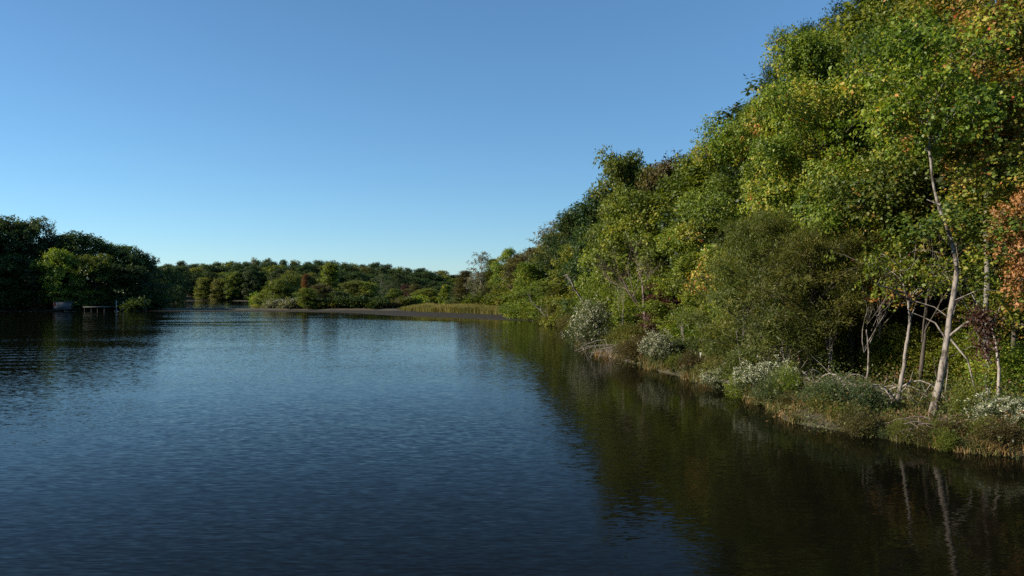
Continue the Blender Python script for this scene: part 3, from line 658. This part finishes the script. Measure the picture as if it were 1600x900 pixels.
shrub(S_B, 962, 54, 3.4, 2.4, 'lit', 'tall light green bush right of the white snag')
shrub(S_B, 1035, 50, 4.2, 2.0, 'grn', 'tall green bush under the bare twiggy thicket')
shrub(S_B, 940, 62, 4.0, 2.2, 'lit', 'light green climbing thicket beside the white snag')
shrub(S_B, 985, 42, 1.3, 1.5, 'olv', 'low olive bush behind the brightest seeding bush')
shrub(S_B, 1070, 36.5, .9, 1.2, 'gry', 'low blue green bush right of the brightest seeding bush')
shrub(S_B, 905, 76, 3.0, 2.2, 'grn', 'green bush at the foot of the round mid green tree')
shrub(S_B, 850, 100, 2.4, 3.0, 'lit', 'low light green bush on the corner beside the mud bar')
shrub(S_B, 818, 112, 2.2, 3.2, 'yel', 'low yellow green bush at the landward end of the reeds')
shrub(S_B, 870, 92, 2.2, 2.0, 'olv', 'low olive bush left of the driftwood tangle')
shrub(S_B, 1010, 43.5, 1.5, .7, 'mar', 'small dark red bush under the bare thicket')
shrub(S_B, 985, 57, 5.2, 1.0, 'mar', 'narrow dark red vine clump left of the bare thicket')

rs = np.random.default_rng(140)
kinds_ = [('grn', 'leafy green'), ('gry', 'dull grey green'), ('yel', 'yellow flecked'), ('brn', 'brownish withering'), ('olv', 'olive')]
spots_ = [(1590, 17.4, 2), (1540, 17.2, 0), (1490, 17.6, 3), (1462, 17.9, 4), (1425, 18.6, 1), (1395, 19.0, 0), (1350, 19.4, 3), (1325, 20.0, 4), (1270, 21.8, 0), (1248, 22.5, 3), (1215, 23.6, 1), (1170, 25.8, 2), (1150, 27.6, 0), (1105, 30.6, 4), (1080, 32.2, 3), (1060, 34, 0), (1000, 38.6, 3), (980, 41, 2), (960, 44.5, 4), (900, 57, 1), (893, 64, 0), (886, 72, 3), (1565, 16.9, 3), (1515, 17.0, 1), (1475, 17.3, 0), (1445, 17.7, 3), (1408, 18.2, 4), (1378, 18.6, 1), (1345, 19.2, 3), (1308, 20.2, 0), (1285, 21.0, 4), (1232, 22.6, 3)]
near_ = ['at the right edge', 'below the right edge bush', 'in front of the leaning trunk, right', 'at the foot of the leaning trunk', 'between the two pale trunks', 'below the slender trunk', 'left of the slender trunk', 'right of the blue green bush', 'left of the blue green bush', 'below the stump', 'right of the white bush by the stump', 'left of the white bush by the stump',
         'right of the low white bush', 'right of the white post', 'below the white post', 'right of the brightest white bush', 'left of the brightest white bush', 'in front of the fallen branches', 'right of the largest seeding bush', 'left behind the largest seeding bush', 'before the driftwood', 'behind the driftwood', 'at the water under the right edge white bush', 'at the water right of the leaning trunk', 'at the water just right of the leaning trunk foot', 'at the water under the leaning trunk', 'at the water right of the slender trunk', 'at the water under the slender trunk', 'at the water right of the arching dead branches', 'at the water under the blue green bush', 'at the water left of the blue green bush', 'at the water under the yellow green bush']
for k_, ((px, d, ki), nw) in enumerate(zip(spots_, near_)):
    hh_ = rs.uniform(.35, .95) * (.6 if d < 23 else 1) * (1 + max(0, d - 30) / 50)
    shrub((S_A, S_V)[0], px, d, hh_, hh_ * rs.uniform(.7, 1.1), kinds_[ki][0], 'small %s waterside bush %s' % (kinds_[ki][1], nw), 'small bushes at the waterline')

# ------------------------------------------------------------------ right bank: ground cover (uncountable)
def scatter(n, x0, x1, y0, y1, smin, smax, seed, bias=None):
    rng = np.random.default_rng(seed); out = []
    while sum(len(o) for o in out) < n:
        X = rng.uniform(x0, x1, n); u = rng.uniform(0, 1, n); Y = y0 * (y1 / y0) ** u
        s = land(X, Y); k = (s > smin) & (s < smax)
        if bias: k &= rng.uniform(0, 1, n) < bias(X, Y, s)
        out.append(np.column_stack([X, Y])[k])
    P = np.concatenate(out)[:n]; z = ground_z(P[:, 0], P[:, 1])
    return np.column_stack([P, z]), rng
P, rng = scatter(1250, 2, 20, 15, 110, -.1, 3.4, 90, lambda X, Y, s: np.exp(-np.maximum(s, 0) / 2.2) * np.clip(.55 + .9 * wob(X, Y, .8), .25, 1))
k = 42; n = len(P) * k; c = np.repeat(P, k, 0)
hh = np.repeat(rng.uniform(.12, .50, len(P)) * np.where(P[:, 1] < 22, .8, 1) * (1 + P[:, 1] / 130), k) * rng.uniform(.5, 1.1, n)
a = rng.uniform(0, 2 * PI, n); ln = rng.uniform(.2, 1.3, n)[:, None] * np.column_stack([np.cos(a), np.sin(a), np.zeros(n)])
spn = .09 * (1 + c[:, 1] / 60)
Pb = c + np.column_stack([rng.normal(0, 1, n) * spn, rng.normal(0, 1, n) * spn, np.full(n, -.03)])
tb = np.repeat(rng.uniform(.15, .85, len(P)), k) + rng.normal(0, .12, n)
tag(link('bank_sedge', blade_mesh('sedge', Pb, hh, .009 * (1 + c[:, 1] / 22), ln * .8, np.clip(tb, 0, 1), M['sedge'], rng)), 'tangled tan and green sedge along the right waterline', 'sedge', kind='stuff')
def cover(name, n, k, area, hmax, L, mat, label, seed, cat, bias=None, smin=.2, smax=14):
    P, rng = scatter(n, *area, smin, smax, seed, bias); N_ = n * k; c = np.repeat(P, k, 0)
    sc_ = 1 + c[:, 1] / 60
    h = np.repeat(rng.uniform(.1, 1, n) ** 1.6 * hmax, k) * rng.uniform(0, 1, N_) ** .6
    Q = c + np.column_stack([rng.normal(0, .22, N_) * sc_, rng.normal(0, .22, N_) * sc_, h * sc_ ** .5 + .01])
    t = np.repeat(rng.uniform(.1, .8, n), k) + rng.normal(0, .12, N_)
    Ls = L * sc_ * rng.uniform(.6, 1.3, N_)
    o = link(name, leaf_mesh(name, Q, unit(rng.normal(0, .7, (N_, 3)) + [0, 0, .1]), unit(rng.normal(0, .45, (N_, 3)) + [-.2, -.2, .8]), Ls, Ls * .65, np.clip(t, 0, 1), M[mat]))
    return tag(o, label, cat, kind='stuff')
cover('undergrowth', 4600, 38, (3, 34, 15, 125), .9, .055, 'under', 'low mixed leafy undergrowth over the right bank', 91, 'undergrowth', smin=-.1)
cover('leaf_litter', 2200, 22, (6, 34, 15, 70), .03, .06, 'litter', 'brown fallen leaves on the forest floor', 92, 'leaf litter', smin=1.0, smax=16)

# reeds behind the mud bar
n = 42000; rng = np.random.default_rng(95); X = rng.uniform(-23, 6, n); u = rng.uniform(0, 1, n) ** 1.5
yb = np.interp(X, [-34, -26, -12, -6, 1, 4.6, 6], [157, 154, 142, 134, 124, 108, 104]); Y = yb - 6.5 * np.clip((X + 22) / 8, 0, 1) * np.clip((4 - X) / 6, 0, 1) + .5 + u * 18 + .5 * wob(X, X, .8)
dens = np.clip((X + 23) / 6, .05, 1); kk = rng.uniform(0, 1, n) < dens; X, Y = X[kk], Y[kk]; n = len(X)
P = np.column_stack([X, Y, np.maximum(ground_z(X, Y), .09) - .05])
h = (1.15 + .35 * wob(X, Y, .6)) * rng.uniform(.7, 1.15, n) * np.clip((X + 27) / 10, .35, 1)
a = rng.uniform(0, 2 * PI, n); ln = rng.uniform(0, .25, n)[:, None] * np.column_stack([np.cos(a), np.sin(a), np.zeros(n)])
tag(link('reeds', blade_mesh('reeds', P, h, np.full(n, .07), ln, np.clip(.5 + .25 * wob(X, Y, .35) + rng.normal(0, .15, n), 0, 1), M['straw'], rng)), 'band of straw yellow reeds behind the mud bar', 'reeds', kind='stuff')

# ------------------------------------------------------------------ head of the lake: middle distance
G2 = 'trees and bushes behind the mud bar'
def mid(pr, px, d, top, Rr, mat, label, name='tree', cat='tree', bark=None): return tree_px(name, pr, px, d, top, Rr, mat, label, G2, bark, cat)
mid(P_N, 477, 163, 429, 1.4, 'rus', 'narrow rusty orange tree standing over the mud bar')
mid(P_E[1], 480, 161, 452, 2.6, 'lit', 'small yellow green tree right below the rusty orange tree at the water')
mid(P_F, 518, 235, 413, 4.4, 'grn', 'tall narrow mid green tree on the middle skyline right of the rusty one')
mid(P_E[0], 556, 185, 440, 4.6, 'olv', 'wide yellow olive tree in the middle of the far shore')
mid(P_E[1], 574, 184, 443, 3.0, 'lit', 'green edge tree touching the wide yellow olive tree')
mid(P_S, 594, 215, 430, 4.2, 'gry', 'tree with forked white trunk in the middle of the far shore', bark='barkpale')
mid(P_S, 604, 222, 438, 3.2, 'gry', 'shorter white trunked tree right of the forked one', bark='barkpale')
mid(P_E[2], 437, 180, 438, 4.2, 'grn', 'green tree left of the rusty orange tree')
mid(P_E[0], 455, 190, 430, 4.0, 'grn', 'taller green tree just behind left of the rusty orange tree')
mid(P_E[1], 500, 178, 446, 3.4, 'brn', 'brown tinged tree right of the rusty orange tree')
mid(P_E[2], 420, 200, 452, 3.6, 'yel', 'small yellowing tree left of the green pair by the inner bay')
mid(P_E[0], 634, 205, 446, 1.8, 'mar', 'dull crimson tree in the middle of the far shore')
mid(P_E[2], 618, 190, 452, 2.6, 'grn', 'small green tree left of the crimson one')
mid(P_E[1], 650, 200, 446, 2.6, 'brn', 'brownish tree right of the crimson one')
mid(P_E[0], 668, 178, 452, 3.4, 'lit', 'bright yellow green tree behind the reeds')
mid(P_F, 697, 172, 446, 1.9, 'yel', 'small narrow golden tree behind the reeds')
mid(P_E[2], 684, 190, 448, 3.2, 'drk', 'dark tree between the bright green and the golden tree')
mid(P_E[1], 712, 182, 450, 3.2, 'drk', 'dark tree right of the golden tree')
mid(P_E[2], 738, 175, 446, 3.6, 'olv', 'olive tree beside the brown pointed cedar')
mid(P_E[0], 530, 176, 456, 3.0, 'drk', 'low dark tree left of the wide yellow olive tree')
for i, (px, d, H, rr, mt, lb) in enumerate([
    (588, 160, 2.0, 3.0, 'drk', 'dark rounded bush at the mud bar below the white trunked trees'), (563, 161, 2.2, 3.2, 'drk', 'dark bush below the wide yellow olive tree'),
    (538, 162, 2.0, 3.0, 'drk', 'dark bush right of the rusty tree, third from the dark gap'), (512, 162, 1.8, 2.8, 'olv', 'olive bush just right of the rusty orange tree'),
    (455, 163, 2.0, 2.6, 'pal', 'pale tufted bush left of the rusty orange tree'), (430, 165, 1.8, 2.6, 'pal', 'pale grey bush at the corner of the inner bay'),
    (410, 262, 3.0, 4.5, 'yel', 'yellowish bush on the inner bay shore'), (610, 162, 1.6, 2.6, 'brn', 'brown bush where the reeds begin'),
    (632, 164, 2.0, 2.6, 'olv', 'olive bush behind the first reeds'), (655, 166, 2.2, 2.6, 'yel', 'yellow green bush behind the reeds'),
    (720, 160, 2.2, 3.0, 'gry', 'grey green bush behind the reeds near the brown cedar'), (745, 150, 2.4, 3.0, 'grn', 'green bush at the foot of the whitish leaved tree'),
    (778, 140, 2.4, 3.0, 'grn', 'green bush at the foot of the green spiky tree'), (470, 168, 2.4, 3.0, 'drk', 'dark bush behind the small yellow green tree'),
    (495, 164, 1.8, 2.4, 'pal', 'dull pale bush between the rusty tree and the olive bush')]):
    shrub(S_F, px, d, H, rr, mt, lb, G2)

# far wood: every crown along the far shore
rng = np.random.default_rng(101)
top_line = lambda px: np.interp(px, [240, 262, 300, 360, 395, 430, 470, 520, 570, 610, 650, 690, 720, 760, 830], [410, 412, 412, 411, 408, 409, 410, 411, 413, 416, 420, 424, 430, 438, 440])
rows = [(352, 15, 'front'), (374, 6, 'middle'), (398, 0, 'back')]
for ri, (d0, dy, nm) in enumerate(rows):
    px = 246 + ri * 9
    while px < 770:
        if px > 425 and ri == 0: d = d0 - 30 + rng.uniform(-25, 10)
        else: d = d0 + rng.uniform(-4, 6)
        if land(np.array([(px - 800) / F * d]), np.array([d]))[0] < 4: d += 14
        tp_ = top_line(px) + dy + rng.uniform(-2, 3)
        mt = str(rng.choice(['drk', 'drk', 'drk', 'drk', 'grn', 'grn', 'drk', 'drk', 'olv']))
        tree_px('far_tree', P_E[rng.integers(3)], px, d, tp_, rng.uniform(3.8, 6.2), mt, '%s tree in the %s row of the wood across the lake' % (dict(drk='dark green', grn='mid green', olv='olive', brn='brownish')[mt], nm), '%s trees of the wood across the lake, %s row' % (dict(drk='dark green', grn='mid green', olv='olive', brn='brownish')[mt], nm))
        px += rng.uniform(12, 21)
for px, d, t_, rr, mt, lb in ((398, 400, 403, 3.0, 'pal', 'pale treetop standing above the far wood skyline'), (418, 396, 407, 3.4, 'gry', 'second grey treetop on the far skyline, right of the pale one'),
                              (366, 350, 428, 4.6, 'grn', 'lighter green round tree at the inner bay water'), (318, 352, 436, 4.2, 'grn', 'mid green tree at the left of the inner bay shore'),
                              (340, 350, 438, 3.8, 'olv', 'olive tree between two green ones at the inner bay shore')):
    tree_px('far_tree', P_E[1] if mt != 'pal' else P_S, px, d, t_, rr, mt, lb, 'trees that stand out of the wood across the lake')

# ------------------------------------------------------------------ left bank
G3 = 'trees on the left bank'
def lt(pr, px, d, top, rr, mat, label, bark=None, name='oak_tree'): return tree_px(name, pr, px, d, top, rr, mat, label, G3, bark)
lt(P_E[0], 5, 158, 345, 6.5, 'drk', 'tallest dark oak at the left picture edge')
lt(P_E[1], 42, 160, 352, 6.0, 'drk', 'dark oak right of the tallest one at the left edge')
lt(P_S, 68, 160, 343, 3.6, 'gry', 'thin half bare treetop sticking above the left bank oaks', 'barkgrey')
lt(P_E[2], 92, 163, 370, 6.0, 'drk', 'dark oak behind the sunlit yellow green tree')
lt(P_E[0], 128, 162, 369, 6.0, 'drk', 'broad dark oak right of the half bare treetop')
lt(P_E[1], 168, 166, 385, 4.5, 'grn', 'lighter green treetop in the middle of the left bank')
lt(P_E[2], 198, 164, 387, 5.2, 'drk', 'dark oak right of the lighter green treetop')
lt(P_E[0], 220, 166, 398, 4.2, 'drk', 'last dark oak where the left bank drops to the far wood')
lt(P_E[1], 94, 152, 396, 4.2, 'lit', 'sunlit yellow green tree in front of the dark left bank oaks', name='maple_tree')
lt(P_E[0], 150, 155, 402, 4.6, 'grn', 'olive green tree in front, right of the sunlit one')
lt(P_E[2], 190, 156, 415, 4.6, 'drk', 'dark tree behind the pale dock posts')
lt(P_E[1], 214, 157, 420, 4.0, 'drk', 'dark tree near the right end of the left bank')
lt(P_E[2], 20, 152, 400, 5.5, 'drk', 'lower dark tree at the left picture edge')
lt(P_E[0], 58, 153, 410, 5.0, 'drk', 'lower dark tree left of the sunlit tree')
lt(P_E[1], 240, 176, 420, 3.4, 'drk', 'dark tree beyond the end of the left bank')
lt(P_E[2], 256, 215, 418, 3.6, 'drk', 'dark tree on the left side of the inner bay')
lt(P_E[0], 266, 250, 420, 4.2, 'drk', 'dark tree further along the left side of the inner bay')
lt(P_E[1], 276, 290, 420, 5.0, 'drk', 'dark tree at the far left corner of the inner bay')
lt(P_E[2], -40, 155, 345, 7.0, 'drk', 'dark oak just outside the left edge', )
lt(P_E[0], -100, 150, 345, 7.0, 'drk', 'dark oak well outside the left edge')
for i, (x, y) in enumerate([(-126, 146), (-137, 141), (-147, 134), (-155, 125), (-164, 112), (-136, 151), (-147, 144), (-157, 136), (-166, 126), (-172, 100)]):  # unseen tall oaks, added to cast shade on the shed and left bank
    place('oak_tree', P_E[i % 3], x, y, 25, 7.5, i * 1.3, 'drk', None, 'unseen dark oak added beyond the left picture edge to shade the bank', 'tree', 'added shade trees beyond the left picture edge')
shrub(S_F, 55, 151, 2.0, 2.2, 'brn', 'small brownish bush left of the grey shed', G3)
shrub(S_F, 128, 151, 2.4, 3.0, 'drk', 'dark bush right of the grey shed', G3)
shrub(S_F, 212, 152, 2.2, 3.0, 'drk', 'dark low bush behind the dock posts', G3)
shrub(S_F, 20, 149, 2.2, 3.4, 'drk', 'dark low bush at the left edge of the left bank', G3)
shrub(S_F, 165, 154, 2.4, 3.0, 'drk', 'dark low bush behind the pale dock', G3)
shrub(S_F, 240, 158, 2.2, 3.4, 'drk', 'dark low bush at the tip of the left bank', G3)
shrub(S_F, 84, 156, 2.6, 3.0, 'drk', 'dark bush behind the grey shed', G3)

# boxes ------------------------------------------------------------
def box(x0, x1, y0, y1, z0_, z1):
    v = [(x0, y0, z0_), (x1, y0, z0_), (x1, y1, z0_), (x0, y1, z0_), (x0, y0, z1), (x1, y0, z1), (x1, y1, z1), (x0, y1, z1)]
    return v, [(0, 3, 2, 1), (4, 5, 6, 7), (0, 1, 5, 4), (1, 2, 6, 5), (2, 3, 7, 6), (3, 0, 4, 7)]
def boxes(name, bs, mat, parent=None):
    V = []; Fc = []
    for b in bs:
        v, f = box(*b); Fc += [[i + len(V) for i in q] for q in f]; V += v
    me = make_mesh(name, V, [Fc], mat); return link(name, me, parent)
M['shedgrey'] = plain_mat('blue_grey_shed_wall', (.055, .065, .075), (.10, .11, .12), 3)
M['shedroof'] = plain_mat('dark_shed_roof', (.03, .03, .03), (.06, .06, .055), 4)
M['shedred'] = plain_mat('dark_red_door_paint', (.14, .02, .015), (.22, .04, .03), 4)
M['cream'] = plain_mat('cream_panel_paint', (.40, .33, .26), (.50, .42, .34), 4)
M['dockwood'] = plain_mat('weathered_dock_boards', (.08, .08, .075), (.17, .16, .15), 5, stretch=(4, 1, 1))
x, y = W2(93, 147.5)
e = bpy.data.objects.new('shed', None); C.objects.link(e); e.location = (x, y, .95); e.rotation_euler[2] = R(8); e.scale = (.85, .85, .8)
tag(e, 'low blue grey shed with red and cream end on the left bank shore', 'shed')
boxes('wall', [(-1.3, 2.3, 0, 2.4, -.8, 1.0)], M['shedgrey'], e)
me = make_mesh('roof', [(-1.45, -.15, 1.0), (2.45, -.15, 1.0), (2.45, 2.55, 1.0), (-1.45, 2.55, 1.0), (-1.45, 2.5, 1.25), (2.45, 2.5, 1.25)], [[(0, 1, 5, 4), (2, 3, 4, 5), (0, 3, 2, 1)], [(0, 4, 3), (1, 2, 5)]], M['shedroof'])
link('roof', me, e)
boxes('door', [(-1.25, -.8, -.05, 0, -.1, .92)], M['shedred'], e)
boxes('panel', [(-.76, -.3, -.06, 0, .35, .9)], M['cream'], e); boxes('step', [(-.86, -.2, -.3, 0, -.25, -.05)], M['cream'], e)
x, y = W2(152, 148.5)
e = bpy.data.objects.new('dock', None); C.objects.link(e); e.location = (x, y, 0)
tag(e, 'low grey board dock between the shed and the pale posts', 'dock')
boxes('deck', [(-2.1, 2.1, -1.2, 2.5, .78, .88)], M['dockwood'], e)
for q in (-1.9, -.6, .6, 1.9):
    T = Tubes(); T.add([(q, -1.0, -.8), (q, -1.0, .77)], [.07, .07], 8); T.add([(q, -1.0, .77), (q, -1.0, .775)], [.07, .001], 8); link('piling', T.mesh('piling', M['bark']), e)
for px, h, r_, lb in ((182, 2.0, .11, 'thickest pale mooring post right of the dock'), (192.5, 1.85, .06, 'thin pale mooring post right of the thickest one')):
    x, y = W2(px, 151); T = Tubes(); T.add([(0, 0, -.8), (0, 0, h * .55), (0, 0, h * .6), (0, 0, h), (0, 0, h + .02)], [r_, r_, r_ * .7, r_, .01], 10)
    dead('mooring_post', T.mesh('mooring_post', M['shadedpost']), x, y, lb, 'post', z=0, group='posts by the dock')
x, y = W2(225.5, 152); e = bpy.data.objects.new('ladder_frame', None); C.objects.link(e); e.location = (x, y, 0)
T = Tubes(); T.add([(-.45, 0, -.4), (-.12, 0, 1.1)], [.05, .05], 6); T.add([(.45, 0, -.4), (.12, 0, 1.1)], [.05, .05], 6); T.add([(-.35, 0, .25), (.35, 0, .25)], [.04, .04], 6); T.add([(-.16, 0, 1.1), (.16, 0, 1.1)], [.06, .06], 6)
bpy.data.objects.remove(e); dead('trestle', T.mesh('trestle', M['shadedpost']), x, y, 'small pale trestle standing at the tip of the left bank', 'trestle', z=.7)
